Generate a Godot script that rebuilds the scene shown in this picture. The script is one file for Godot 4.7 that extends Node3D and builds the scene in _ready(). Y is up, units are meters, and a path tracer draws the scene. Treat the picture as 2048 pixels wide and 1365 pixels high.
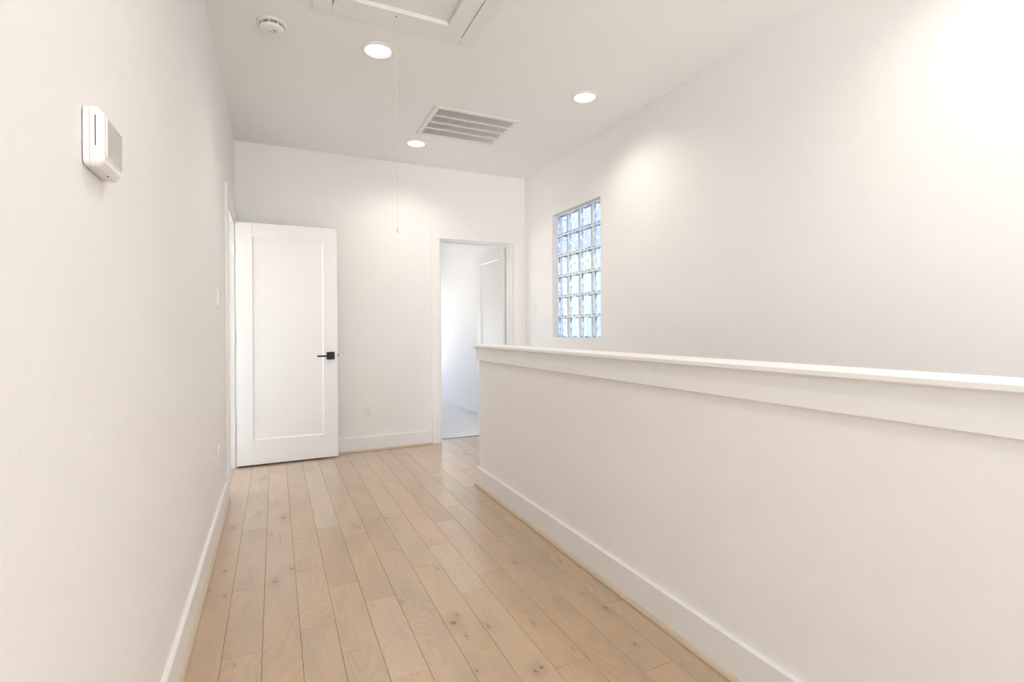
extends Node3D

# World: y up, metres, the hall runs along -z. The camera stands at x = 0, z = 0.
const XL := -0.298       # face of the left wall
const XR := 2.445        # face of the right wall
const ZB := -4.85        # face of the back wall
const ZF := 4.6          # face of the wall behind the camera
const HC := 2.743        # ceiling height
const XH := 1.337        # hall face of the half wall
const ZH := -3.408       # end of the half wall
const PW := 0.1265       # plank width
const PX0 := -0.2985     # first plank seam of the pattern
const PERX := 1.6445     # 13 planks
const PZ0 := -4.90
const PERZ := 3.70

var M := {}
var names := {}
var lamp_color := Color(1.0, 0.955, 0.91)
var joints := [
	[-2.88, -3.85], [-1.99, -2.49, -3.22, -3.78], [-2.23, -2.95, -3.66, -4.4], [-2.06, -2.57, -3.97], [-1.85, -2.35, -3.07, -4.31],
	[-1.64, -2.16, -2.89, -3.62, -4.55], [-2.61, -3.33, -3.83], [-1.66, -2.36, -3.07, -4.25], [-2.05, -2.57, -3.81, -4.6], [-1.46, -2.18, -2.87, -3.55, -4.2],
	[-1.85, -2.45, -3.08, -3.58, -4.3], [-1.32, -2.005, -2.51, -3.77, -4.5], [-1.71, -2.22, -3.41, -4.15]]
var knots := [[0.043, -3.341, 3.0], [-0.222, -3.303, 2.4], [-0.092, -3.508, 1.4], [-0.024, -3.097, 1.2], [-0.086, -4.301, 2.6], [-0.040, -3.697, 1.2], [0.006, -3.698, 1.2], [0.428, -3.010, 1.0], [0.405, -3.049, 0.8], [0.273, -4.443, 1.0], [0.341, -4.241, 0.8], [-0.218, -2.726, 1.6], [0.068, -2.614, 2.0], [-0.005, -2.513, 2.2], [-0.268, -2.546, 0.9], [-0.200, -2.473, 1.0], [-0.130, -1.947, 1.0], [1.047, -2.203, 1.2], [0.648, -1.904, 1.2], [0.618, -1.858, 2.6], [0.633, -1.757, 1.0], [0.472, -2.098, 0.9], [0.802, -1.486, 1.5], [0.774, -1.477, 1.5], [0.600, -1.563, 1.1], [0.690, -2.312, 0.9], [0.730, -1.779, 1.4], [1.246, -2.113, 1.2], [1.232, -2.206, 1.1], [0.892, -1.725, 1.0], [1.207, -1.688, 1.7], [1.180, -1.823, 0.8], [1.289, -1.720, 0.6], [0.948, -1.523, 0.6], [1.161, -1.448, 1.0], [1.240, -3.081, 1.0], [1.156, -3.103, 0.9], [0.600, -3.065, 0.8]]


func _ready() -> void:
	# ---------- camera ----------
	var cam := Camera3D.new()
	cam.name = "camera"
	add_child(cam)
	var yaw := deg_to_rad(25.2254)
	var roll := deg_to_rad(-0.3607)
	var turn := Basis(Vector3(cos(yaw), 0, sin(yaw)), Vector3(0, 1, 0), Vector3(-sin(yaw), 0, cos(yaw)))
	var tilt := Basis(Vector3(cos(roll), sin(roll), 0), Vector3(-sin(roll), cos(roll), 0), Vector3(0, 0, 1))
	cam.transform = Transform3D(turn * tilt, Vector3(0, 1.1337, 0))
	var f := 1008.0
	cam.set_frustum(1365.0 / f * 0.05, Vector2(0, (658.0 - 682.5) / f * 0.05), 0.05, 200.0)
	cam.current = true
	# ---------- sky and exposure ----------
	var we := WorldEnvironment.new()
	we.name = "world"
	var env := Environment.new()
	env.background_mode = Environment.BG_SKY
	var sm := ProceduralSkyMaterial.new()
	sm.sky_top_color = Color(0.74, 0.81, 0.92)
	sm.sky_horizon_color = Color(0.88, 0.92, 0.96)
	sm.ground_bottom_color = Color(0.95, 0.935, 0.91)
	sm.ground_horizon_color = Color(0.95, 0.94, 0.92)
	sm.ground_energy_multiplier = 1.35
	sm.sun_angle_max = 0.0
	sm.energy_multiplier = 4.9
	var sky := Sky.new()
	sky.sky_material = sm
	env.sky = sky
	env.tonemap_mode = Environment.TONE_MAPPER_LINEAR
	env.tonemap_exposure = 1.6
	env.sdfgi_enabled = true
	env.ssao_enabled = true
	env.ssil_enabled = true
	we.environment = env
	add_child(we)

	materials()
	structure()
	floors()
	trims()
	glass_block_window()
	doors()
	lamps()
	ceiling_things()
	wall_things()
	outside()


# ------------------------------------------------------------------ helpers
func numbered(called: String) -> String:
	if not names.has(called):
		names[called] = 0
		return called
	names[called] += 1
	return "%s_%03d" % [called, names[called]]


func tag(o: Node, label: String, category: String, group := "", kind := "") -> void:
	o.set_meta("label", label)
	o.set_meta("category", category)
	if group != "":
		o.set_meta("group", group)
	if kind != "":
		o.set_meta("kind", kind)


func thing(called: String, at: Vector3, label: String, category: String, group := "", kind := "") -> Node3D:
	var o := Node3D.new()
	o.name = numbered(called)
	o.position = at
	add_child(o)
	tag(o, label, category, group, kind)
	return o


func part(mesh: Mesh, called: String, m: Material, parent: Node, at := Vector3.ZERO, label := "") -> MeshInstance3D:
	var o := MeshInstance3D.new()
	o.mesh = mesh
	o.material_override = m
	o.name = called
	o.position = at
	o.cast_shadow = GeometryInstance3D.SHADOW_CASTING_SETTING_ON
	parent.add_child(o, true)
	if label != "":
		o.set_meta("label", label)
	return o


func struct(mesh: Mesh, called: String, m: Material, label: String, category: String) -> MeshInstance3D:
	var o := part(mesh, called, m, self)
	tag(o, label, category, "", "structure")
	return o


func start() -> SurfaceTool:
	var st := SurfaceTool.new()
	st.begin(Mesh.PRIMITIVE_TRIANGLES)
	return st


func tri(st: SurfaceTool, a: Vector3, b: Vector3, c: Vector3, out: Vector3) -> void:
	var n := (b - a).cross(c - a)
	if n.length() < 1e-12:
		return
	n = n.normalized()
	if n.dot(out) < 0.0:
		n = -n
		var t := b
		b = c
		c = t
	for p in [a, c, b]:
		st.set_normal(n)
		st.set_uv(Vector2(p.x, p.z) if absf(n.y) > 0.7 else Vector2(p.z, -p.y) if absf(n.x) > 0.7 else Vector2(p.x, -p.y))
		st.add_vertex(p)


func quad(st: SurfaceTool, a: Vector3, b: Vector3, c: Vector3, d: Vector3, out: Vector3) -> void:
	tri(st, a, b, c, out)
	tri(st, a, c, d, out)


func add_box(st: SurfaceTool, lo: Vector3, hi: Vector3, bev := 0.0) -> void:
	# a box between two corners, its edges chamfered by bev
	var mid := (lo + hi) / 2.0
	var h := (hi - lo) / 2.0
	var e: float = minf(bev, minf(h.x, minf(h.y, h.z)) * 0.9)
	var P := func(s: Vector3, axis: int) -> Vector3:
		var v := Vector3(s.x * (h.x - e), s.y * (h.y - e), s.z * (h.z - e))
		v[axis] = s[axis] * h[axis]
		return mid + v
	for axis in 3:
		var u := (axis + 1) % 3
		var w := (axis + 2) % 3
		for s in [-1.0, 1.0]:
			var q := []
			for c in [[-1.0, -1.0], [1.0, -1.0], [1.0, 1.0], [-1.0, 1.0]]:
				var v := Vector3.ZERO
				v[axis] = s
				v[u] = c[0]
				v[w] = c[1]
				q.append(P.call(v, axis))
			var out := Vector3.ZERO
			out[axis] = s
			quad(st, q[0], q[1], q[2], q[3], out)
	if e <= 0.0:
		return
	for axis in 3:
		var u := (axis + 1) % 3
		var w := (axis + 2) % 3
		for su in [-1.0, 1.0]:
			for sw in [-1.0, 1.0]:
				var a := Vector3.ZERO
				a[axis] = -1.0
				a[u] = su
				a[w] = sw
				var b := a
				b[axis] = 1.0
				var out := Vector3.ZERO
				out[u] = su
				out[w] = sw
				quad(st, P.call(a, u), P.call(b, u), P.call(b, w), P.call(a, w), out)
	for sx in [-1.0, 1.0]:
		for sy in [-1.0, 1.0]:
			for sz in [-1.0, 1.0]:
				var s := Vector3(sx, sy, sz)
				tri(st, P.call(s, 0), P.call(s, 1), P.call(s, 2), s)


func box(lo: Vector3, hi: Vector3, bev := 0.0) -> ArrayMesh:
	var st := start()
	add_box(st, lo, hi, bev)
	return st.commit()


func boxes(list: Array, bev := 0.0) -> ArrayMesh:
	var st := start()
	for b in list:
		add_box(st, b[0], b[1], bev)
	return st.commit()


func v3(x: float, y: float, z: float) -> Vector3:
	return Vector3(x, y, z)


func lathe(profile: Array, segs := 48, axis := Vector3.UP, origin := Vector3.ZERO, soft := true) -> ArrayMesh:
	# profile: [radius, height] from one end to the other, turned about axis; walking along it, the outside lies on the right
	var st := start()
	var ref := Vector3.RIGHT if abs(axis.x) < 0.9 else Vector3.UP
	var u := axis.cross(ref).normalized()
	var w := axis.cross(u).normalized()
	for i in range(profile.size() - 1):
		var a: Array = profile[i]
		var b: Array = profile[i + 1]
		var dr: float = b[0] - a[0]
		var dy: float = b[1] - a[1]
		var nl := sqrt(dr * dr + dy * dy)
		if nl < 1e-9:
			continue
		var nr := dy / nl
		var ny := -dr / nl
		for k in segs:
			var t0 := TAU * k / segs
			var t1 := TAU * (k + 1) / segs
			var d0 := u * cos(t0) + w * sin(t0)
			var d1 := u * cos(t1) + w * sin(t1)
			var p := [origin + d0 * a[0] + axis * a[1], origin + d1 * a[0] + axis * a[1], origin + d1 * b[0] + axis * b[1], origin + d0 * b[0] + axis * b[1]]
			var n := [d0 * nr + axis * ny, d1 * nr + axis * ny, d1 * nr + axis * ny, d0 * nr + axis * ny]
			for t in [[0, 1, 2], [0, 2, 3]]:
				var g: Vector3 = (p[t[1]] - p[t[0]]).cross(p[t[2]] - p[t[0]])
				if g.length() < 1e-14:
					continue
				var order: Array = [t[0], t[2], t[1]] if g.dot(n[0] + n[1]) > 0.0 else t
				for j in order:
					st.set_normal(n[j])
					st.set_uv(Vector2(0, 0))
					st.add_vertex(p[j])
	return st.commit()


func extrude(profile: Array, at: Vector3, u: Vector3, w: Vector3, along: Vector3) -> ArrayMesh:
	# a convex profile in the plane u, w at a point, drawn out along a vector
	var st := start()
	var c := Vector2.ZERO
	for p in profile:
		c += p
	c /= profile.size()
	var n := profile.size()
	for i in n:
		var a: Vector2 = profile[i]
		var b: Vector2 = profile[(i + 1) % n]
		var A := at + u * a.x + w * a.y
		var B := at + u * b.x + w * b.y
		var m := (a + b) / 2.0 - c
		quad(st, A, B, B + along, A + along, u * m.x + w * m.y)
		var C := at + u * c.x + w * c.y
		tri(st, A, B, C, -along)
		tri(st, A + along, B + along, C + along, along)
	return st.commit()


func rounded(w: float, h: float, r: float, seg := 5) -> Array:
	# outline of a rounded rectangle about the origin
	var out := []
	for c in [[1, 1, 0], [-1, 1, 1], [-1, -1, 2], [1, -1, 3]]:
		for k in seg + 1:
			var t: float = (c[2] + float(k) / seg) * PI / 2.0
			out.append(Vector2(c[0] * (w / 2 - r) + cos(t) * r, c[1] * (h / 2 - r) + sin(t) * r))
	return out


func slab(outline: Array, at: Vector3, u: Vector3, w: Vector3, n: Vector3, depth: float, bev: float) -> ArrayMesh:
	# a plate of an outline, its front edge bevelled
	var st := start()
	var rings := [[1.0, 0.0, 0.0], [1.0, depth - bev, 0.0], [1.0, depth, bev]]
	var half := Vector2.ZERO
	for p in outline:
		half = Vector2(maxf(half.x, abs(p.x)), maxf(half.y, abs(p.y)))
	var P := func(p: Vector2, ring: Array) -> Vector3:
		var q := Vector2(p.x * (half.x - ring[2]) / half.x, p.y * (half.y - ring[2]) / half.y)
		return at + u * q.x + w * q.y + n * ring[1]
	var cnt := outline.size()
	for i in cnt:
		var a: Vector2 = outline[i]
		var b: Vector2 = outline[(i + 1) % cnt]
		var out := u * (a.x + b.x) + w * (a.y + b.y)
		quad(st, P.call(a, rings[0]), P.call(b, rings[0]), P.call(b, rings[1]), P.call(a, rings[1]), out)
		quad(st, P.call(a, rings[1]), P.call(b, rings[1]), P.call(b, rings[2]), P.call(a, rings[2]), out.normalized() + n)
		tri(st, P.call(a, rings[2]), P.call(b, rings[2]), at + n * depth, n)
		tri(st, P.call(a, rings[0]), P.call(b, rings[0]), at, -n)
	return st.commit()


# ------------------------------------------------------------------ materials
func mat(color: Color, rough: float, metal := 0.0) -> StandardMaterial3D:
	var m := StandardMaterial3D.new()
	m.albedo_color = color
	m.roughness = rough
	m.metallic = metal
	return m


func peel(seed_: int, size: float, octaves := 3) -> ImageTexture:
	var n := FastNoiseLite.new()
	n.seed = seed_
	n.noise_type = FastNoiseLite.TYPE_SIMPLEX_SMOOTH
	n.frequency = size
	n.fractal_octaves = octaves
	return ImageTexture.create_from_image(n.get_seamless_image(512, 512))


func relief(m: StandardMaterial3D, t: Texture2D, depth: float, per_metre: float) -> void:
	m.heightmap_enabled = true
	m.heightmap_texture = t
	m.heightmap_scale = depth
	m.uv1_scale = Vector3.ONE * per_metre


func materials() -> void:
	var rough_wall := peel(3, 0.045)
	M.wall = mat(Color(0.955, 0.950, 0.945), 0.75)
	relief(M.wall, rough_wall, 0.05, 3.2)
	M.ceiling = mat(Color(0.972, 0.970, 0.966), 0.9)
	relief(M.ceiling, rough_wall, 0.03, 3.2)
	M.trim = mat(Color(0.950, 0.946, 0.940), 0.38)
	M.door = mat(Color(0.950, 0.945, 0.938), 0.42)
	M.plastic = mat(Color(0.945, 0.938, 0.928), 0.42)
	M.screen = mat(Color(0.77, 0.77, 0.745), 0.25)
	M.slot = mat(Color(0.14, 0.135, 0.13), 0.6)
	M.duct = mat(Color(0.60, 0.60, 0.59), 0.5)
	M.black = mat(Color(0.045, 0.045, 0.047), 0.42, 0.3)
	M.steel = mat(Color(0.62, 0.61, 0.59), 0.35, 0.9)
	M.cord = mat(Color(0.90, 0.89, 0.87), 0.8)
	M.mortar = mat(Color(0.96, 0.96, 0.96), 0.8)
	M.carpet = mat(Color(0.93, 0.93, 0.925), 0.7)
	M.outdoor_wall = mat(Color(0.77, 0.77, 0.75), 0.85)
	M.outdoor_roof = mat(Color(0.60, 0.585, 0.63), 0.8)
	M.ground = mat(Color(0.50, 0.50, 0.46), 0.95)
	M.shoe = mat(Color(0.80, 0.735, 0.64), 0.5)
	M.pane = mat(Color(0.96, 0.98, 1.0, 0.04), 0.02)
	M.pane.transparency = BaseMaterial3D.TRANSPARENCY_ALPHA
	M.lens = mat(Color(1, 1, 1), 0.4)
	M.lens.emission_enabled = true
	M.lens.emission = Color(1.0, 0.985, 0.96)
	M.lens.emission_energy_multiplier = 1.6
	M.glass = mat(Color(0.90, 0.95, 1.0, 0.0), 0.02)
	M.glass.transparency = BaseMaterial3D.TRANSPARENCY_ALPHA
	M.glass.refraction_enabled = true
	M.glass.refraction_scale = 0.05
	var wave := peel(11, 0.009, 1)
	relief(M.glass, wave, 0.38, 3.0)
	M.wood = oak()


func oak() -> StandardMaterial3D:
	# pale oak boards laid out in plan: one texel is about 1.7 mm; the tone, the grain and the knots of each board
	var W := 1024
	var H := 2048
	var data := PackedByteArray()
	data.resize(W * H * 3)
	var rel := PackedByteArray()
	rel.resize(W * H)
	var fig := FastNoiseLite.new()
	fig.seed = 5
	fig.noise_type = FastNoiseLite.TYPE_SIMPLEX_SMOOTH
	fig.frequency = 1.0
	fig.fractal_type = FastNoiseLite.FRACTAL_NONE
	var pore := FastNoiseLite.new()
	pore.seed = 9
	pore.noise_type = FastNoiseLite.TYPE_SIMPLEX
	pore.frequency = 1.0
	pore.fractal_type = FastNoiseLite.FRACTAL_NONE
	var cloud := FastNoiseLite.new()
	cloud.seed = 21
	cloud.noise_type = FastNoiseLite.TYPE_SIMPLEX_SMOOTH
	cloud.frequency = 1.0
	cloud.fractal_octaves = 2
	var rng := RandomNumberGenerator.new()
	var tones := [Vector3(0.796, 0.694, 0.572), Vector3(0.790, 0.684, 0.560), Vector3(0.782, 0.690, 0.576), Vector3(0.790, 0.700, 0.590), Vector3(0.776, 0.672, 0.550), Vector3(0.800, 0.694, 0.568)]
	for s in 13:
		var cuts: Array = [PZ0 + PERZ + 5.0]
		cuts.append_array(joints[s])
		cuts.append(PZ0 - 5.0)
		var i0 := int(round(float(s) / 13.0 * W))
		var i1 := int(round(float(s + 1) / 13.0 * W))
		for b in range(cuts.size() - 1):
			var za: float = maxf(cuts[b + 1], PZ0)
			var zb: float = minf(cuts[b], PZ0 + PERZ)
			# the pattern wraps along z: its first and last board of a row are one board
			var id := b if b < cuts.size() - 2 else 0
			rng.seed = 1000 + s * 37 + id * 7
			var tone: Vector3 = tones[rng.randi() % tones.size()] * (1.0 + rng.randf_range(-0.022, 0.02))
			if s == 4 and b == 3:
				tone = Vector3(0.800, 0.725, 0.618)
			elif s == 4 and b == 2:
				tone = Vector3(0.765, 0.664, 0.548)
			elif s == 8 and b == 1:
				tone = Vector3(0.812, 0.728, 0.628)
			elif s == 1 and b == 2:
				tone = Vector3(0.768, 0.670, 0.556)
			var off := rng.randf_range(0.0, 60.0)
			var bands: float = rng.randf_range(3.0, 9.0)
			var straight := rng.randf() < 0.45
			var strength := rng.randf_range(0.014, 0.036)
			var j0 := int(ceil((za - PZ0) / PERZ * H))
			var j1 := int(ceil((zb - PZ0) / PERZ * H))
			for j in range(maxi(0, j0), mini(H, j1)):
				var z := PZ0 + (j + 0.5) / H * PERZ
				for i in range(i0, i1):
					var x := PX0 + (i + 0.5) / W * PERX
					var wob: float = cloud.get_noise_2d(x * 30.0 + off, z * 9.0)
					var field: float = fig.get_noise_2d(x * (9.0 if straight else 5.0) + off, z * (0.55 if straight else 1.1) + off * 1.7) + 0.022 * wob
					var g := sin(field * bands * TAU + x * (150.0 if straight else 20.0))
					var p: float = pore.get_noise_2d(x * 420.0 + off, z * 14.0)
					var c: float = cloud.get_noise_2d(x * 7.0 + off, z * 2.0)
					var k := 1.0 - strength * (0.5 + 0.5 * g) - 0.028 * maxf(0.0, p) + 0.035 * c
					var warm := 0.02 * c - 0.012 * g
					var at := (j * W + i) * 3
					data[at] = int(clampf(tone.x * (k + warm * 0.3), 0.0, 1.0) * 255.0)
					data[at + 1] = int(clampf(tone.y * k, 0.0, 1.0) * 255.0)
					data[at + 2] = int(clampf(tone.z * (k - warm), 0.0, 1.0) * 255.0)
					rel[j * W + i] = int(clampf(0.6 - 0.25 * maxf(0.0, p) - 0.15 * g, 0.0, 1.0) * 255.0)
	# knots: a dark heart with a brown halo drawn out along the grain
	for q in knots:
		var r: float = 0.0042 * q[2]
		for j in range(int((q[1] - 0.09 - PZ0) / PERZ * H), int((q[1] + 0.09 - PZ0) / PERZ * H)):
			for i in range(int((q[0] - 0.05 - PX0) / PERX * W), int((q[0] + 0.05 - PX0) / PERX * W)):
				if i < 0 or j < 0 or i >= W or j >= H:
					continue
				var dx: float = (PX0 + (i + 0.5) / W * PERX - q[0]) / r
				var dz: float = (PZ0 + (j + 0.5) / H * PERZ - q[1]) / (r * 1.1)
				dx += 0.6 * cloud.get_noise_2d(i * 0.15, j * 0.15)
				var d := sqrt(dx * dx + dz * dz)
				var heart: float = clampf(1.25 - d, 0.0, 1.0) * 0.36
				var halo: float = exp(-0.5 * (dx * dx * 0.28 + dz * dz * 0.06)) * 0.085
				var at := (j * W + i) * 3
				var a := heart + halo
				data[at] = int(data[at] * (1.0 - a * 0.85))
				data[at + 1] = int(data[at + 1] * (1.0 - a * 0.95))
				data[at + 2] = int(data[at + 2] * (1.0 - a))
	# one open check in a board
	for j in range(int((-3.104 - PZ0) / PERZ * H), int((-2.955 - PZ0) / PERZ * H)):
		var i := int((0.019 + (j % 7) * 0.0002 + (PZ0 + j * PERZ / H + 3.104) * 0.02 - PX0) / PERX * W)
		var at := (j * W + i) * 3
		for c in 3:
			data[at + c] = int(data[at + c] * 0.38)
	var img := Image.create_from_data(W, H, false, Image.FORMAT_RGB8, data)
	var img2 := Image.create_from_data(W, H, false, Image.FORMAT_L8, rel)
	var m := mat(Color(0.945, 0.94, 0.935), 0.30)
	m.uv1_scale = Vector3(1.0 / PERX, 1.0 / PERZ, 1.0)
	m.uv1_offset = Vector3(-PX0 / PERX, -PZ0 / PERZ, 0.0)
	m.clearcoat_enabled = true
	m.clearcoat = 0.9
	m.clearcoat_roughness = 0.14
	m.albedo_texture = ImageTexture.create_from_image(img)
	m.heightmap_enabled = true
	m.heightmap_texture = ImageTexture.create_from_image(img2)
	m.heightmap_scale = 0.012
	return m


# ------------------------------------------------------------------ the setting
func structure() -> void:
	var t := 0.12
	var zr := -8.6                                            # far wall of the room beyond
	struct(boxes([
		[v3(XL - t, 0, -3.93), v3(XL, HC, 2.0)], [v3(XL - t, 0, 4.0), v3(XL, HC, ZF)], [v3(XL - t, 0, 2.0), v3(XL, 0.30, 4.0)], [v3(XL - t, 2.50, 2.0), v3(XL, HC, 4.0)], [v3(XL - t, 2.035, -4.735), v3(XL, HC, -3.93)], [v3(XL - t, 0, -4.99), v3(XL, HC, -4.735)]]),
		"wall_left", M.wall, "long white painted wall carrying the thermostat, with a doorway near its end", "wall")
	struct(boxes([
		[v3(XL, 0, -4.99), v3(1.489, HC, ZB)], [v3(1.489, 2.034, -4.99), v3(2.30, HC, ZB)], [v3(2.30, 0, -4.99), v3(XR, HC, ZB)]]),
		"wall_back", M.wall, "white end wall of the hall behind the open door, with a doorway to a bright room", "wall")
	var xo := XR + 0.17
	struct(boxes([
		[v3(XR, -2.95, -3.46), v3(xo, HC, ZF)], [v3(XR, -2.95, zr - 0.15), v3(xo, HC, -4.265)],
		[v3(XR, -2.95, -4.265), v3(xo, 1.045, -3.46)], [v3(XR, 2.23, -4.265), v3(xo, HC, -3.46)]]),
		"wall_right", M.wall, "tall white outer wall along the stairwell, with the glass block window", "wall")
	struct(boxes([
		[v3(XL - t, -2.95, ZF), v3(-0.25, HC, ZF + 0.12)], [v3(-0.25, -2.95, ZF), v3(1.29, 0.10, ZF + 0.12)], [v3(-0.25, 1.80, ZF), v3(1.29, HC, ZF + 0.12)], [v3(1.29, -2.95, ZF), v3(1.48, HC, ZF + 0.12)],
		[v3(1.48, -2.95, ZF), v3(2.41, -2.60, ZF + 0.12)], [v3(1.48, 2.10, ZF), v3(2.41, HC, ZF + 0.12)], [v3(2.41, -2.95, ZF), v3(xo, HC, ZF + 0.12)]]),
		"wall_front", M.wall, "white window wall closing the hall opposite the doorways", "wall")
	for q in [["window_3", 0.52, 0.77, 0.10, 1.7, 2, "tall white framed window lighting the hall opposite the doorways"], ["window_4", 1.945, 0.465, -2.60, 4.7, 4, "tall white framed window lighting the stairwell opposite the doorways"]]:
		var wf := thing(q[0], v3(q[1], q[3], ZF + 0.06), q[6], "window", "", "structure")
		var hw2: float = q[2]
		var lights: int = q[5]
		var dy: float = (q[4] - 0.05) / lights
		for x in [-hw2, hw2 - 0.05]:
			part(box(v3(x, 0, -0.03), v3(x + 0.05, q[4], 0.03), 0.003), "frame_post", M.trim, wf)
		for k in lights + 1:
			part(box(v3(-hw2 + 0.05, k * dy, -0.029), v3(hw2 - 0.05, k * dy + 0.05, 0.029), 0.003), "frame_rail", M.trim, wf)
		for k in lights:
			part(box(v3(-hw2 + 0.05, k * dy + 0.05, -0.004), v3(hw2 - 0.05, (k + 1) * dy, 0.004)), "pane", M.pane, wf)
	var wl := thing("window_6", v3(XL - 0.06, 0.30, 3.0), "wide white framed window in the thermostat wall, far from the doorways", "window", "", "structure")
	for z in [-1.0, -0.025, 0.95]:
		part(box(v3(-0.03, 0, z), v3(0.03, 2.2, z + 0.05), 0.003), "frame_post", M.trim, wl)
	for y in [0.0, 2.15]:
		part(box(v3(-0.029, y, -1.0), v3(0.029, y + 0.05, 1.0), 0.003), "frame_rail", M.trim, wl)
	for z in [-0.95, 0.025]:
		part(box(v3(-0.004, 0.05, z), v3(0.004, 2.15, z + 0.925)), "pane", M.pane, wl)
	# half wall along the stairwell
	var hw := thing("wall_stair", v3(XH, 0, ZH), "white half wall with a flat wooden cap beside the stairwell", "half wall", "", "structure")
	hw.position = Vector3.ZERO
	part(box(v3(XH, -2.95, ZH), v3(1.44, 1.002, ZF), 0.002), "core", M.wall, hw)
	part(boxes([[v3(1.322, 0.909, ZH - 0.016), v3(XH, 1.002, ZF)], [v3(XH, 0.909, ZH - 0.016), v3(1.456, 1.002, ZH)], [v3(1.44, 0.909, ZH), v3(1.456, 1.002, ZF)]], 0.0015), "apron_board", M.trim, hw)
	part(box(v3(1.302, 1.002, ZH - 0.046), v3(1.476, 1.020, ZF), 0.003), "cap_board", M.trim, hw)
	# ceiling with its openings
	var c := CSGBox3D.new()
	c.name = "ceiling"
	c.size = v3(xo - XL + t, 0.16, ZF + 0.12 + 4.99)
	c.position = v3((xo + XL - t) / 2, HC + 0.08, (ZF + 0.12 - 4.99) / 2)
	c.material = M.ceiling
	add_child(c)
	tag(c, "flat white ceiling holding the downlights, the air grille and the attic hatch", "ceiling", "", "structure")
	for p in lamp_spots():
		var h := CSGCylinder3D.new()
		h.name = "lamp_hole"
		h.operation = CSGShape3D.OPERATION_SUBTRACTION
		h.radius = 0.084
		h.height = 0.2
		h.sides = 48
		h.position = v3(p[0], HC, p[1]) - c.position
		h.material = M.ceiling
		c.add_child(h, true)
	for b in [[v3(1.09, HC - 0.1, -4.035), v3(1.70, HC + 0.3, -3.535)], [v3(0.263, HC - 0.1, -2.625), v3(0.944, HC + 0.07, -1.26)]]:
		var h := CSGBox3D.new()
		h.name = "opening"
		h.operation = CSGShape3D.OPERATION_SUBTRACTION
		h.size = b[1] - b[0]
		h.position = (b[0] + b[1]) / 2 - c.position
		h.material = M.ceiling
		c.add_child(h, true)
	# the room beyond the end wall, with a wide window in its far wall
	struct(box(v3(0.0, HC, zr - 0.15), v3(xo, HC + 0.16, -4.99)), "ceiling_beyond", M.ceiling, "white ceiling of the bright room beyond the doorway", "ceiling")
	struct(boxes([[v3(-0.12, 0, zr - 0.15), v3(0.0, HC, -7.0)], [v3(-0.12, 0, -6.1), v3(0.0, HC, -4.99)], [v3(-0.12, 0, -7.0), v3(0.0, 0.70, -6.1)], [v3(-0.12, 1.75, -7.0), v3(0.0, HC, -6.1)]]), "wall_beyond_left", M.wall, "white side wall of the bright room beyond the doorway", "wall")
	struct(boxes([
		[v3(0.0, 0, zr - 0.15), v3(1.25, HC, zr)], [v3(2.15, 0, zr - 0.15), v3(XR, HC, zr)],
		[v3(1.25, 0, zr - 0.15), v3(2.15, 0.30, zr)], [v3(1.25, 1.50, zr - 0.15), v3(2.15, HC, zr)]]),
		"wall_beyond", M.wall, "white window wall of the bright room beyond the doorway", "wall")
	var w := thing("window_2", v3(1.70, 0.30, zr - 0.08), "wide white framed window of the bright room beyond the doorway", "window", "", "structure")
	for x in [-0.45, -0.025, 0.40]:
		part(box(v3(x, 0, -0.03), v3(x + 0.05, 1.2, 0.03), 0.003), "frame_post", M.trim, w)
	for y in [0.0, 1.15]:
		part(box(v3(-0.45, y, -0.029), v3(0.45, y + 0.05, 0.029), 0.003), "frame_rail", M.trim, w)
	for x in [-0.40, 0.025]:
		part(box(v3(x, 0.05, -0.004), v3(x + 0.375, 1.15, 0.004)), "pane", M.pane, w)
	var wb := thing("window_7", v3(-0.06, 0.70, -6.55), "white framed side window of the bright room beyond the doorway", "window", "", "structure")
	for z in [-0.45, -0.025, 0.40]:
		part(box(v3(-0.03, 0, z), v3(0.03, 1.05, z + 0.05), 0.003), "frame_post", M.trim, wb)
	for y in [0.0, 1.0]:
		part(box(v3(-0.029, y, -0.45), v3(0.029, y + 0.05, 0.45), 0.003), "frame_rail", M.trim, wb)
	for z in [-0.40, 0.025]:
		part(box(v3(-0.004, 0.05, z), v3(0.004, 1.0, z + 0.375)), "pane", M.pane, wb)
	# the room behind the left doorway, with a window opposite the doorway
	var xc := -3.0
	struct(boxes([
		[v3(xc - 0.12, 0, -5.11), v3(XL - t, HC, -4.99)], [v3(xc - 0.12, 0, -2.52), v3(XL - t, HC, -2.40)], [v3(xc - 0.12, HC, -5.11), v3(XL - t, HC + 0.16, -2.40)],
		[v3(xc - 0.12, 0, -4.99), v3(xc, HC, -4.95)], [v3(xc - 0.12, 0, -3.45), v3(xc, HC, -2.52)], [v3(xc - 0.12, 0, -4.95), v3(xc, 0.30, -3.45)], [v3(xc - 0.12, 2.50, -4.95), v3(xc, HC, -3.45)]]),
		"wall_side_room", M.wall, "white walls of the room behind the left doorway", "wall")
	struct(box(v3(xc - 0.12, -0.16, -5.11), v3(XL - t, -0.002, -2.40)), "floor_side_room", M.carpet, "pale floor of the room behind the left doorway", "floor")
	var ws := thing("window_5", v3(xc - 0.06, 0.30, -4.20), "wide white framed window of the room behind the left doorway", "window", "", "structure")
	for z in [-0.75, -0.025, 0.70]:
		part(box(v3(-0.03, 0, z), v3(0.03, 2.2, z + 0.05), 0.003), "frame_post", M.trim, ws)
	for y in [0.0, 2.15]:
		part(box(v3(-0.029, y, -0.75), v3(0.029, y + 0.05, 0.75), 0.003), "frame_rail", M.trim, ws)
	for z in [-0.70, 0.025]:
		part(box(v3(-0.004, 0.05, z), v3(0.004, 2.15, z + 0.675)), "pane", M.pane, ws)
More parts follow.
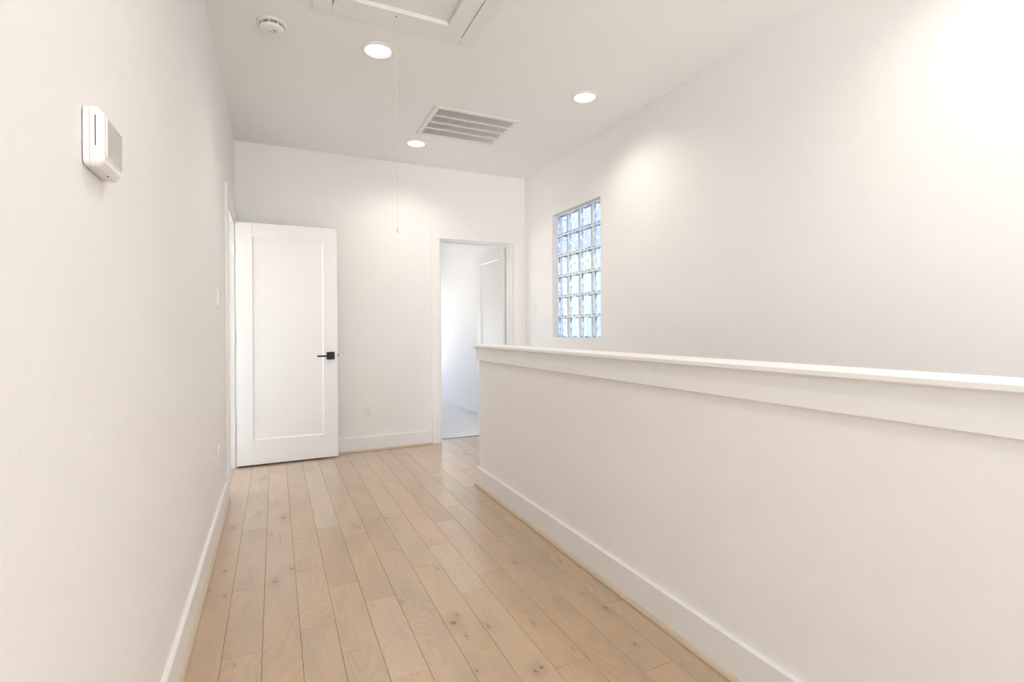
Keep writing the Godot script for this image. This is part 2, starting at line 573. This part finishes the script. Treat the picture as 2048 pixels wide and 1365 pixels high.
	# the lower storey under the stairwell
	struct(box(v3(XH, -3.1, ZH - 0.2), v3(xo, -2.95, ZF + 0.12)), "floor_lower", M.wood, "oak floor at the foot of the stairwell", "floor")
	struct(box(v3(XH, -2.95, ZH - 0.2), v3(XR, -0.02, ZH - 0.10)), "wall_landing", M.wall, "white wall under the landing at the head of the stairwell", "wall")
	var st := start()
	for k in range(1, 15):
		add_box(st, v3(1.44, -0.197 * k - 0.03, ZH - 0.1 + 0.26 * (k - 1)), v3(XR, -0.197 * k, ZH - 0.1 + 0.26 * k + 0.02), 0.004)
		add_box(st, v3(1.44, -0.197 * k, ZH - 0.1 + 0.26 * (k - 1) - 0.02), v3(XR, -0.197 * (k - 1) - 0.03, ZH - 0.1 + 0.26 * (k - 1)))
	struct(st.commit(), "stairs", M.wood, "oak stairs going down between the half wall and the outer wall", "stairs")


func floors() -> void:
	var fl := thing("floor", Vector3.ZERO, "pale oak plank floor of the hall", "floor", "", "structure")
	part(boxes([[v3(XL - 0.12, -0.20, -4.99), v3(XH, -0.016, ZF)], [v3(XH, -0.20, -4.99), v3(XR, -0.016, ZH - 0.1)]]), "subfloor", M.shoe, fl)
	var x_end := XR
	var k := 0
	while PX0 + k * PW < x_end:
		var xa: float = PX0 + k * PW
		var xb: float = minf(xa + PW, x_end)
		var z_near: float = ZF if xa < XH - 0.001 else ZH - 0.08
		if xa < XH and xb > XH:
			xb = XH + 0.01
		if k == 0:
			xa = XL - 0.005
		var cuts := []
		for n in [2, 1, 0]:
			for z in joints[k % 13]:
				cuts.append(z + n * PERZ)
		cuts = cuts.filter(func(z): return z < z_near - 0.05 and z > -4.98)
		cuts.push_front(z_near)
		cuts.append(-4.995)
		for i in range(cuts.size() - 1):
			plank(fl, xa, xb, cuts[i + 1], cuts[i])
		k += 1
	# boards in the left doorway
	plank(fl, XL - 0.12, XL - 0.005, -4.735, -3.93)
	struct(box(v3(0.0, -0.16, -8.75), v3(XR, -0.004, -4.996)), "floor_beyond", M.carpet, "pale floor of the bright room beyond the doorway", "floor")


func plank(parent: Node, xa: float, xb: float, za: float, zb: float) -> void:
	var g := 0.0004
	part(box(v3(xa + g, -0.016, za + g), v3(xb - g, 0.0, zb - g), 0.0008), "plank", M.wood, parent)


func baseboard(called: String, label: String, runs: Array) -> void:
	# runs: [start of the wall face, direction along it, length, direction out of the wall]
	var bb := thing(called, Vector3.ZERO, label, "baseboard", "", "structure")
	for r in runs:
		var along: Vector3 = r[1] * r[2]
		part(extrude([Vector2(0, 0.002), Vector2(0.015, 0.002), Vector2(0.015, 0.131), Vector2(0.013, 0.135), Vector2(0, 0.135)], r[0], r[3], Vector3.UP, along), "board", M.trim, bb)
		if r.size() > 4:
			var q := [Vector2(0.0, 0.0)]
			for k in 7:
				var a := PI / 2 * k / 6.0
				q.append(Vector2(cos(a) * 0.014, 0.001 + sin(a) * 0.018))
			part(extrude(q, r[0] + r[3] * 0.015 + r[4], r[3], Vector3.UP, along * ((r[2] + r[5]) / r[2])), "shoe_molding", M.shoe, bb, Vector3.ZERO, "narrow quarter round strip of pale oak")


func trims() -> void:
	var zero := Vector3.ZERO
	baseboard("baseboard_left", "white baseboard with oak shoe strip under the thermostat wall", [[v3(XL, 0, ZF), v3(0, 0, -1), ZF + 3.83, v3(1, 0, 0), zero, 0.0]])
	baseboard("baseboard_back", "white baseboard with oak shoe strip on the end wall beside the open door", [[v3(XL, 0, ZB), v3(1, 0, 0), 1.403 - XL, v3(0, 0, 1), zero, 0.0]])
	baseboard("baseboard_stair", "white baseboard with oak shoe strip along the half wall", [
		[v3(XH, 0, ZF), v3(0, 0, -1), ZF - ZH + 0.015, v3(-1, 0, 0), zero, 0.014],
		[v3(XH, 0, ZH), v3(1, 0, 0), 0.103, v3(0, 0, -1), zero, 0.0]])
	baseboard("baseboard_right", "white baseboard on the outer wall beside the landing", [[v3(XR, 0, -4.835), v3(0, 0, 1), 1.33, v3(-1, 0, 0), zero, 0.0]])
	baseboard("baseboard_beyond", "white baseboard in the bright room beyond the doorway", [[v3(XR, 0, -5.0), v3(0, 0, -1), 3.59, v3(-1, 0, 0)], [v3(0, 0, -8.6), v3(1, 0, 0), XR, v3(0, 0, 1)], [v3(0.0, 0, -5.0), v3(0, 0, -1), 3.59, v3(1, 0, 0)]])
	# door frame in the left wall
	var f1 := thing("trim_1", v3(XL, 0, -4.33), "white door casing and jamb in the thermostat wall", "door frame", "", "structure")
	f1.position = zero
	var cx := XL + 0.018
	part(box(v3(XL, 0, -3.935), v3(cx, 2.04, -3.84), 0.002), "casing_leg", M.trim, f1)
	part(box(v3(XL, 0, -4.825), v3(cx, 2.04, -4.73), 0.002), "casing_leg", M.trim, f1)
	part(box(v3(XL, 2.04, -4.825), v3(cx, 2.125, -3.84), 0.002), "casing_head", M.trim, f1)
	part(box(v3(XL - 0.12, 0, -3.948), v3(XL, 2.035, -3.93), 0.001), "jamb", M.trim, f1)
	part(box(v3(XL - 0.12, 0, -4.735), v3(XL, 2.035, -4.717), 0.001), "jamb", M.trim, f1)
	part(box(v3(XL - 0.12, 2.017, -4.717), v3(XL, 2.035, -3.948), 0.001), "jamb_head", M.trim, f1)
	part(box(v3(XL - 0.075, 0, -3.960), v3(XL - 0.04, 2.017, -3.948), 0.001), "stop", M.trim, f1)
	part(box(v3(XL - 0.075, 0, -4.717), v3(XL - 0.04, 2.017, -4.705), 0.001), "stop", M.trim, f1)
	# door frame in the back wall
	var f2 := thing("trim_2", v3(1.9, 0, ZB), "white door casing and jamb around the bright doorway", "door frame", "", "structure")
	f2.position = zero
	var cz := ZB + 0.017
	part(box(v3(1.405, 0, ZB), v3(1.489, 2.036, cz), 0.002), "casing_leg", M.trim, f2)
	part(box(v3(2.302, 0, ZB), v3(2.386, 2.036, cz), 0.002), "casing_leg", M.trim, f2)
	part(box(v3(1.405, 2.036, ZB), v3(2.386, 2.121, cz), 0.002), "casing_head", M.trim, f2)
	part(box(v3(1.489, 0, -5.0), v3(1.505, 2.034, ZB), 0.001), "jamb", M.trim, f2)
	part(box(v3(2.286, 0, -5.0), v3(2.302, 2.034, ZB), 0.001), "jamb", M.trim, f2)
	part(box(v3(1.505, 2.020, -5.0), v3(2.286, 2.036, ZB), 0.001), "jamb_head", M.trim, f2)
	part(box(v3(1.505, 0, -4.955), v3(1.516, 2.020, -4.918), 0.001), "stop", M.trim, f2)
	part(box(v3(2.275, 0, -4.955), v3(2.286, 2.020, -4.918), 0.001), "stop", M.trim, f2)
	part(box(v3(1.516, 2.009, -4.955), v3(2.275, 2.020, -4.918), 0.001), "stop_head", M.trim, f2)
	part(box(v3(1.505, -0.004, -5.006), v3(2.286, 0.004, -4.994), 0.001), "threshold_strip", M.steel, f2)


func glass_block_window() -> void:
	var w := thing("window_1", v3(2.50, 1.045, -3.8625), "window of wavy glass blocks in white mortar, high in the outer wall", "window", "", "structure")
	w.position = Vector3.ZERO
	var z0 := -4.265
	var y0 := 1.045
	var dz := (4.265 - 3.46) / 4.0
	var dy := (2.23 - 1.045) / 6.0
	var j := 0.0072
	var xf := 2.50
	var bars := []
	for i in 5:
		bars.append([v3(xf + 0.002, y0, maxf(z0, z0 + i * dz - j)), v3(xf + 0.074, 2.23, minf(-3.46, z0 + i * dz + j))])
	part(boxes(bars), "mortar_upright", M.mortar, w)
	bars = []
	for k in 7:
		for i in 4:
			bars.append([v3(xf + 0.002, maxf(y0, y0 + k * dy - j), z0 + i * dz + j), v3(xf + 0.074, minf(2.23, y0 + k * dy + j), z0 + (i + 1) * dz - j)])
	part(boxes(bars), "mortar_bed", M.mortar, w)
	var b := box(v3(0, -dy / 2 + j + 0.0008, -dz / 2 + j + 0.0008), v3(0.08, dy / 2 - j - 0.0008, dz / 2 - j - 0.0008), 0.006)
	for k in 6:
		for i in 4:
			part(b, "glass_block", M.glass, w, v3(xf, y0 + (k + 0.5) * dy, z0 + (i + 0.5) * dz))


# ------------------------------------------------------------------ doors
func door_leaf(called: String, label: String, hinge_x: float) -> Node3D:
	# a leaf 0.79 wide standing at its hinge edge: x runs to the free edge, the panelled faces look along z
	var d := thing(called, Vector3.ZERO, label, "door", "", "structure")
	var w := 0.79
	var h := 2.018
	var t := 0.0175
	part(box(v3(0, 0, -t), v3(0.12, h, t), 0.0015), "stile", M.door, d)
	part(box(v3(w - 0.118, 0, -t), v3(w, h, t), 0.0015), "stile", M.door, d)
	part(box(v3(0.12, h - 0.118, -t), v3(w - 0.118, h, t), 0.0015), "rail", M.door, d)
	part(box(v3(0.12, 0, -t), v3(w - 0.118, 0.205, t), 0.0015), "rail", M.door, d)
	var st := start()
	# the sunk panel with a sloping bead round it, on both faces
	var xa := 0.12
	var xb := w - 0.118
	var ya := 0.205
	var yb := h - 0.118
	for s in [-1.0, 1.0]:
		var o := [v3(xa, ya, s * (t - 0.001)), v3(xb, ya, s * (t - 0.001)), v3(xb, yb, s * (t - 0.001)), v3(xa, yb, s * (t - 0.001))]
		var e := 0.008
		var q := [v3(xa + e, ya + e, s * (t - 0.009)), v3(xb - e, ya + e, s * (t - 0.009)), v3(xb - e, yb - e, s * (t - 0.009)), v3(xa + e, yb - e, s * (t - 0.009))]
		for k in 4:
			quad(st, o[k], o[(k + 1) % 4], q[(k + 1) % 4], q[k], v3(0, 0, s))
		quad(st, q[0], q[1], q[2], q[3], v3(0, 0, s))
	part(st.commit(), "panel", M.door, d)
	# lever handles on both faces
	for s in [-1.0, 1.0]:
		var hd := part(box(v3(w - 0.093, 0.860, t if s > 0 else -t - 0.009), v3(w - 0.027, 0.926, t + 0.009 if s > 0 else -t), 0.002), "handle", M.black, d, Vector3.ZERO, "matte black lever handle on a square rose")
		part(lathe([[0.0, 0.0], [0.0095, 0.0], [0.0095, 0.042], [0.0, 0.042]], 20, v3(0, 0, s), v3(w - 0.060, 0.893, s * (t + 0.008))), "spindle", M.black, hd)
		part(box(v3(w - 0.172, 0.886, minf(s * (t + 0.040), s * (t + 0.052))), v3(w - 0.050, 0.900, maxf(s * (t + 0.040), s * (t + 0.052))), 0.002), "lever", M.black, hd)
	part(box(v3(w - 0.001, 0.865, -0.0125), v3(w + 0.0012, 0.922, 0.0125), 0.0005), "latch_plate", M.steel, d)
	part(box(v3(w, 0.886, -0.006), v3(w + 0.009, 0.902, 0.006), 0.002), "latch_bolt", M.black, d)
	return d


func hinge(parent: Node, y: float, pin: Vector3, leaf_a: Array, leaf_b: Array) -> void:
	var st := start()
	var k := part(lathe([[0.0, -0.046], [0.006, -0.046], [0.006, 0.046], [0.0, 0.046]], 16, Vector3.UP, pin + v3(0, y, 0)), "hinge", M.trim, parent)
	for l in [leaf_a, leaf_b]:
		part(box(l[0] + v3(0, y - 0.044, 0), l[1] + v3(0, y + 0.044, 0), 0.0004), "hinge_leaf", M.trim, k)


func doors() -> void:
	var d := door_leaf("door_1", "white one-panel door with black lever standing open against the end wall", 0.0)
	d.position = v3(-0.284, 0.013, -4.7275)
	for y in [0.32, 1.055, 1.79]:
		hinge(d, y, v3(-0.014, 0, 0.012), [v3(-0.0025, 0, -0.014), v3(0.0, 0, 0.012)], [v3(-0.075, 0, 0.0105), v3(-0.014, 0, 0.0125)])
	var e := door_leaf("door_2", "white one-panel door standing open inside the bright room beyond the doorway", 0.0)
	e.position = v3(2.279, 0.012, -5.014)
	e.rotation.y = PI / 2
	for y in [0.32, 1.055, 1.79]:
		hinge(e, y, v3(-0.010, 0, 0.0245), [v3(-0.0025, 0, -0.012), v3(0.0, 0, 0.016)], [v3(-0.012, 0, 0.0), v3(-0.0095, 0, 0.024)])


# ------------------------------------------------------------------ lamps
func lamp_spots() -> Array:
	return [
		[0.55, -2.955, "round recessed downlight near the attic hatch and the smoke detector"],
		[1.117, -4.295, "round recessed downlight between the air grille and the end wall"],
		[1.963, -2.955, "round recessed downlight over the stairwell beside the outer wall"],
		[0.55, -0.85, "round recessed downlight over the hall near the thermostat"],
		[1.963, -0.85, "round recessed downlight over the middle of the stairs"],
		[0.55, 1.25, "round recessed downlight at the hall end away from the doorways"],
		[1.963, 1.25, "round recessed downlight over the foot of the stairs"]]


func lamps() -> void:
	for p in lamp_spots():
		var l := thing("recessed_light", v3(p[0], HC, p[1]), p[2], "downlight", "recessed downlights in the hall ceiling")
		part(lathe([[0.083, 0.0], [0.098, 0.0], [0.098, -0.0025], [0.095, -0.0055], [0.078, -0.005], [0.070, 0.004], [0.070, 0.012], [0.083, 0.012], [0.083, 0.0]].map(func(q): return [q[0], q[1]]), 64), "trim_ring", M.plastic, l)
		part(lathe([[0.0, 0.012], [0.070, 0.012], [0.070, 0.006], [0.0, 0.003]].map(func(q): return [q[0], q[1]]), 64), "lens", M.lens, l, Vector3.ZERO, "glowing white diffuser")
		var a := SpotLight3D.new()
		a.name = "lamp"
		a.light_color = lamp_color
		a.light_energy = 0.58
		a.light_size = 0.06
		a.spot_range = 14.0
		a.spot_attenuation = 2.0
		a.spot_angle = 72.0
		a.spot_angle_attenuation = 1.0
		a.shadow_enabled = true
		a.position = v3(0, -0.006, 0)
		a.rotation.x = -PI / 2
		l.add_child(a)


# ------------------------------------------------------------------ things on the ceiling
func ceiling_things() -> void:
	# attic hatch: casing on the ceiling, a framed door with a sunk panel set in it
	var h := thing("attic_hatch", v3(0.6035, HC, -1.94), "white framed attic hatch set in the ceiling, with a pull cord", "hatch")
	var xa := 0.27 - 0.6035
	var xb := 0.937 - 0.6035
	var za := -2.618 + 1.94
	var zb := -1.267 + 1.94
	var c := 0.092
	var y0 := -0.007
	part(box(v3(xb + 0.005, y0, za - 0.084), v3(xb + c, 0, zb + 0.084), 0.002), "casing", M.trim, h)
	part(box(v3(xa - c, y0, za - 0.084), v3(xa - 0.005, 0, zb + 0.084), 0.002), "casing", M.trim, h)
	part(box(v3(xa - 0.005, y0, za - 0.084), v3(xb + 0.005, 0, za - 0.002), 0.002), "casing", M.trim, h)
	part(box(v3(xa - 0.005, y0, zb + 0.002), v3(xb + 0.005, 0, zb + 0.084), 0.002), "casing", M.trim, h)
	var dd := part(box(v3(xa, 0.016, za), v3(xb, 0.030, zb)), "hatch_door", M.trim, h)
	for q in [[v3(xb - 0.097, y0, za), v3(xb, 0.016, zb)], [v3(xa, y0, za), v3(xa + 0.097, 0.016, zb)], [v3(xa + 0.097, y0, za), v3(xb - 0.097, 0.016, za + 0.073)], [v3(xa + 0.097, y0, zb - 0.073), v3(xb - 0.097, 0.016, zb)]]:
		part(box(q[0], q[1], 0.0015), "rail", M.trim, dd)
	part(lathe([[0.0, -0.0005], [0.004, -0.0005], [0.004, 0.001], [0.0, 0.001]], 12, Vector3.UP, v3(-0.03, y0, za + 0.036)), "cord_hole", M.slot, dd)
	var s := thing("pull_cord", v3(0.5735, 1.63, -2.582), "thin white cord with a small knob hanging from the attic hatch", "cord")
	part(lathe([[0.0, 0.018], [0.0011, 0.018], [0.0011, 1.099], [0.0, 1.099]], 10), "cord", M.cord, s)
	part(lathe([[0.0, 0.0], [0.005, 0.0], [0.0065, 0.004], [0.0055, 0.012], [0.003, 0.022], [0.0018, 0.027], [0.0, 0.027]], 20), "knob", M.plastic, s)
	# return air grille
	var g := thing("air_grille", v3(1.395, HC, -3.785), "white rectangular return air grille with rows of slanted louvres", "vent")
	var hx := 0.340
	var hz := 0.286
	var ix := 0.302
	var iz := 0.248
	part(boxes([[v3(-hx, -0.007, -hz), v3(hx, 0, -iz)], [v3(-hx, -0.007, iz), v3(hx, 0, hz)], [v3(-hx, -0.007, -iz), v3(-ix, 0, iz)], [v3(ix, -0.007, -iz), v3(hx, 0, iz)]], 0.0025), "frame", M.plastic, g)
	var step := (2 * iz) / 4.0
	for k in range(1, 4):
		part(box(v3(-ix, -0.006, -iz + k * step - 0.008), v3(ix, 0.004, -iz + k * step + 0.008), 0.001), "crossbar", M.plastic, g)
	for k in 4:
		var st := start()
		for n in 52:
			var x := -ix + (n + 0.5) * 2 * ix / 52.0
			var z1 := -iz + k * step + (0.008 if k > 0 else 0.0)
			var z2 := -iz + (k + 1) * step - (0.008 if k < 3 else 0.0)
			var P := [v3(x + 0.0012, -0.0055, 0), v3(x + 0.0026, -0.0055, 0), v3(x - 0.0006, 0.0005, 0), v3(x - 0.0020, 0.0005, 0)]
			for e in 4:
				var A: Vector3 = P[e]
				var B: Vector3 = P[(e + 1) % 4]
				var mid := (A + B) / 2.0 - v3(x + 0.0003, -0.0025, 0)
				quad(st, A + v3(0, 0, z1), B + v3(0, 0, z1), B + v3(0, 0, z2), A + v3(0, 0, z2), mid)
		var o := part(st.commit(), "louvre_row", M.plastic, g)
		o.set_meta("kind", "stuff")
	part(boxes([[v3(-0.3045, 0.55, -0.2495), v3(0.3045, 0.552, 0.2495)], [v3(-0.3045, 0.001, -0.2495), v3(-0.303, 0.55, 0.2495)], [v3(0.303, 0.001, -0.2495), v3(0.3045, 0.55, 0.2495)], [v3(-0.303, 0.001, -0.2495), v3(0.303, 0.55, -0.2485)], [v3(-0.303, 0.001, 0.2485), v3(0.303, 0.55, 0.2495)]]), "duct", M.duct, g, Vector3.ZERO, "grey sheet metal duct behind the louvres")
	for q in [[-0.321, -0.267], [0.0, -0.267], [0.321, -0.267], [-0.321, 0.0], [0.321, 0.0], [-0.321, 0.267], [0.0, 0.267], [0.321, 0.267]]:
		part(lathe([[0.0, -0.0085], [0.003, -0.008], [0.0045, -0.0068], [0.0, -0.0068]], 12, Vector3.UP, v3(q[0], 0, q[1])), "screw", M.steel, g)
	# smoke detector
	var d := thing("smoke_detector", v3(-0.004, HC, -2.925), "round white smoke detector on the ceiling above the thermostat wall", "smoke detector")
	part(lathe([[0.0, 0.0], [0.072, 0.0], [0.072, -0.006], [0.069, -0.010], [0.059, -0.011], [0.056, -0.008], [0.0, -0.008]], 56), "base", M.plastic, d)
	part(lathe([[0.0, -0.0075], [0.024, -0.0075], [0.024, -0.022], [0.0, -0.022]], 56), "sensing_chamber", M.plastic, d)
	part(lathe([[0.0, -0.0205], [0.0555, -0.0205], [0.0575, -0.0225], [0.057, -0.027], [0.053, -0.033], [0.043, -0.038], [0.020, -0.040], [0.0, -0.040]], 56), "cover", M.plastic, d)
	for k in 8:
		var a := TAU * (k + 0.3) / 8.0
		part(box(v3(-0.004, -0.0212, -0.002), v3(0.004, -0.0075, 0.003), 0.0005), "spacer", M.plastic, d, v3(cos(a) * 0.0525, 0, sin(a) * 0.0525)).rotation.y = PI / 2 - a
	var btn := part(lathe([[0.0, -0.036], [0.012, -0.036], [0.012, -0.0412], [0.0, -0.0416]], 24, Vector3.UP, v3(0.014, 0, 0.018)), "test_button", M.plastic, d)
	for k in 3:
		part(box(v3(0.008 + k * 0.005, -0.0422, 0.012), v3(0.0105 + k * 0.005, -0.0410, 0.022)), "button_mark", M.slot, btn)
	for k in 4:
		part(box(v3(-0.016 + k * 0.011, -0.0406, -0.006), v3(-0.010 + k * 0.011, -0.0392, -0.0035)), "sound_slot", M.slot, d)


# ------------------------------------------------------------------ things on the walls
func wall_plate(called: String, at: Vector3, u: Vector3, n: Vector3, label: String, category: String) -> Node3D:
	var t := thing(called, at, label, category)
	part(slab(rounded(0.072, 0.117, 0.005), Vector3.ZERO, u, Vector3.UP, n, 0.006, 0.002), "cover_plate", M.plastic, t)
	return t


func oriented(lo: Vector3, hi: Vector3, u: Vector3, n: Vector3, bev := 0.0) -> ArrayMesh:
	# a box given in (across, up, out of the wall)
	var a := u * lo.x + Vector3.UP * lo.y + n * lo.z
	var b := u * hi.x + Vector3.UP * hi.y + n * hi.z
	return box(Vector3(minf(a.x, b.x), minf(a.y, b.y), minf(a.z, b.z)), Vector3(maxf(a.x, b.x), maxf(a.y, b.y), maxf(a.z, b.z)), bev)


func outlet(at: Vector3, u: Vector3, n: Vector3, label: String) -> void:
	var t := wall_plate("outlet", at, u, n, label, "outlet")
	for s in [-1.0, 1.0]:
		var y: float = s * 0.0195
		var r := part(slab(rounded(0.034, 0.029, 0.010), Vector3.UP * y + n * 0.004, u, Vector3.UP, n, 0.0035, 0.0006), "receptacle", M.plastic, t)
		part(oriented(v3(-0.0075, y + 0.001, 0.006), v3(-0.0055, y + 0.009, 0.0079), u, n), "slot", M.slot, r)
		part(oriented(v3(0.0055, y + 0.001, 0.006), v3(0.0075, y + 0.008, 0.0079), u, n), "slot", M.slot, r)
		part(oriented(v3(-0.0023, y - 0.009, 0.006), v3(0.0023, y - 0.0045, 0.0079), u, n), "slot", M.slot, r)
	part(lathe([[0.0, 0.008], [0.003, 0.0075], [0.003, 0.005], [0.0, 0.005]].map(func(q): return [q[0], -q[1]]), 12, -n), "screw", M.plastic, t)


func switch_plate(at: Vector3, u: Vector3, n: Vector3, label: String) -> void:
	var t := wall_plate("light_switch", at, u, n, label, "switch")
	part(oriented(v3(-0.0175, -0.034, 0.005), v3(0.0175, 0.034, 0.0068), u, n), "surround", M.plastic, t)
	var st := start()
	# a rocker tipped about its middle
	for s in [[-1.0, 0.0095], [1.0, 0.0125]]:
		var o := [u * -0.016 + Vector3.UP * 0.0 + n * 0.0075, u * 0.016 + n * 0.0075, u * 0.016 + Vector3.UP * 0.032 * s[0] + n * s[1], u * -0.016 + Vector3.UP * 0.032 * s[0] + n * s[1]]
		quad(st, o[0], o[1], o[2], o[3], n)
		for k in range(1, 4):
			var A: Vector3 = o[k]
			var B: Vector3 = o[(k + 1) % 4]
			var mid := (A + B) / 2.0
			quad(st, A, B, B - n * (B.dot(n) - 0.0065), A - n * (A.dot(n) - 0.0065), mid - n * mid.dot(n))
	part(st.commit(), "rocker", M.plastic, t)
	for s in [-1.0, 1.0]:
		part(oriented(v3(-0.002, s * 0.046 - 0.002, 0.0055), v3(0.002, s * 0.046 + 0.002, 0.0066), u, n, 0.0005), "screw", M.plastic, t)


func wall_things() -> void:
	outlet(v3(0.792, 0.357, ZB), v3(1, 0, 0), v3(0, 0, 1), "white duplex outlet low on the end wall between the two doors")
	outlet(v3(XL, 0.405, -3.36), v3(0, 0, -1), v3(1, 0, 0), "white duplex outlet low on the thermostat wall beside the door casing")
	switch_plate(v3(XL, 1.325, -3.36), v3(0, 0, -1), v3(1, 0, 0), "white rocker switch on the thermostat wall beside the door casing")
	switch_plate(v3(XR, 1.352, -4.615), v3(0, 0, 1), v3(-1, 0, 0), "white rocker switch on the outer wall beside the glass block window")
	# thermostat: u runs towards the doorways
	var u := v3(0, 0, -1)
	var n := v3(1, 0, 0)
	var t := thing("thermostat", v3(XL, 1.474, -1.157), "white wall thermostat with a grey touch screen", "thermostat")
	part(slab(rounded(0.108, 0.090, 0.010), Vector3.ZERO, u, Vector3.UP, n, 0.0022, 0.0), "wall_plate", M.plastic, t)
	part(slab(rounded(0.122, 0.103, 0.011), n * 0.002, u, Vector3.UP, n, 0.009, 0.0006), "back_plate", M.plastic, t)
	part(slab(rounded(0.124, 0.105, 0.012), n * 0.0116, u, Vector3.UP, n, 0.0184, 0.009), "body", M.plastic, t)
	# raised bezel round the screen
	part(slab(rounded(0.098, 0.072, 0.004), n * 0.0292 + u * 0.006 + Vector3.UP * 0.004, u, Vector3.UP, n, 0.0022, 0.0008), "bezel", M.plastic, t)
	part(oriented(v3(-0.040, -0.029, 0.0305), v3(0.052, 0.037, 0.0317), u, n), "screen", M.screen, t, Vector3.ZERO, "grey blank touch screen")
	part(oriented(v3(-0.0623, -0.018, 0.0188), v3(-0.0605, 0.035, 0.0200), u, n), "side_slot", M.slot, t, Vector3.ZERO, "dark stylus slot")
	part(oriented(v3(0.008, -0.0529, 0.018), v3(0.013, -0.0515, 0.021), u, n), "latch_hole", M.slot, t)


# ------------------------------------------------------------------ outside
func outside() -> void:
	struct(box(v3(XR + 0.17, -3.4, -30.0), v3(20.0, -3.2, 20.0)), "ground_outside", M.ground, "ground of the side yard below the glass block window", "ground")
	var h := thing("neighbour_house", v3(4.1, -3.2, -9.0), "pale neighbouring house seen blurred through the glass blocks", "house", "", "structure")
	part(box(v3(0, 0, 0), v3(5.0, 5.5, 14.0)), "wall", M.outdoor_wall, h)
	part(box(v3(-0.04, 5.5, -0.04), v3(5.04, 8.0, 14.04)), "upper_siding", M.outdoor_roof, h)
	part(extrude([Vector2(-0.5, 8.0), Vector2(5.5, 8.0), Vector2(2.5, 10.0)], v3(0, 0, -0.3), v3(1, 0, 0), Vector3.UP, v3(0, 0, 14.6)), "roof", M.outdoor_roof, h)
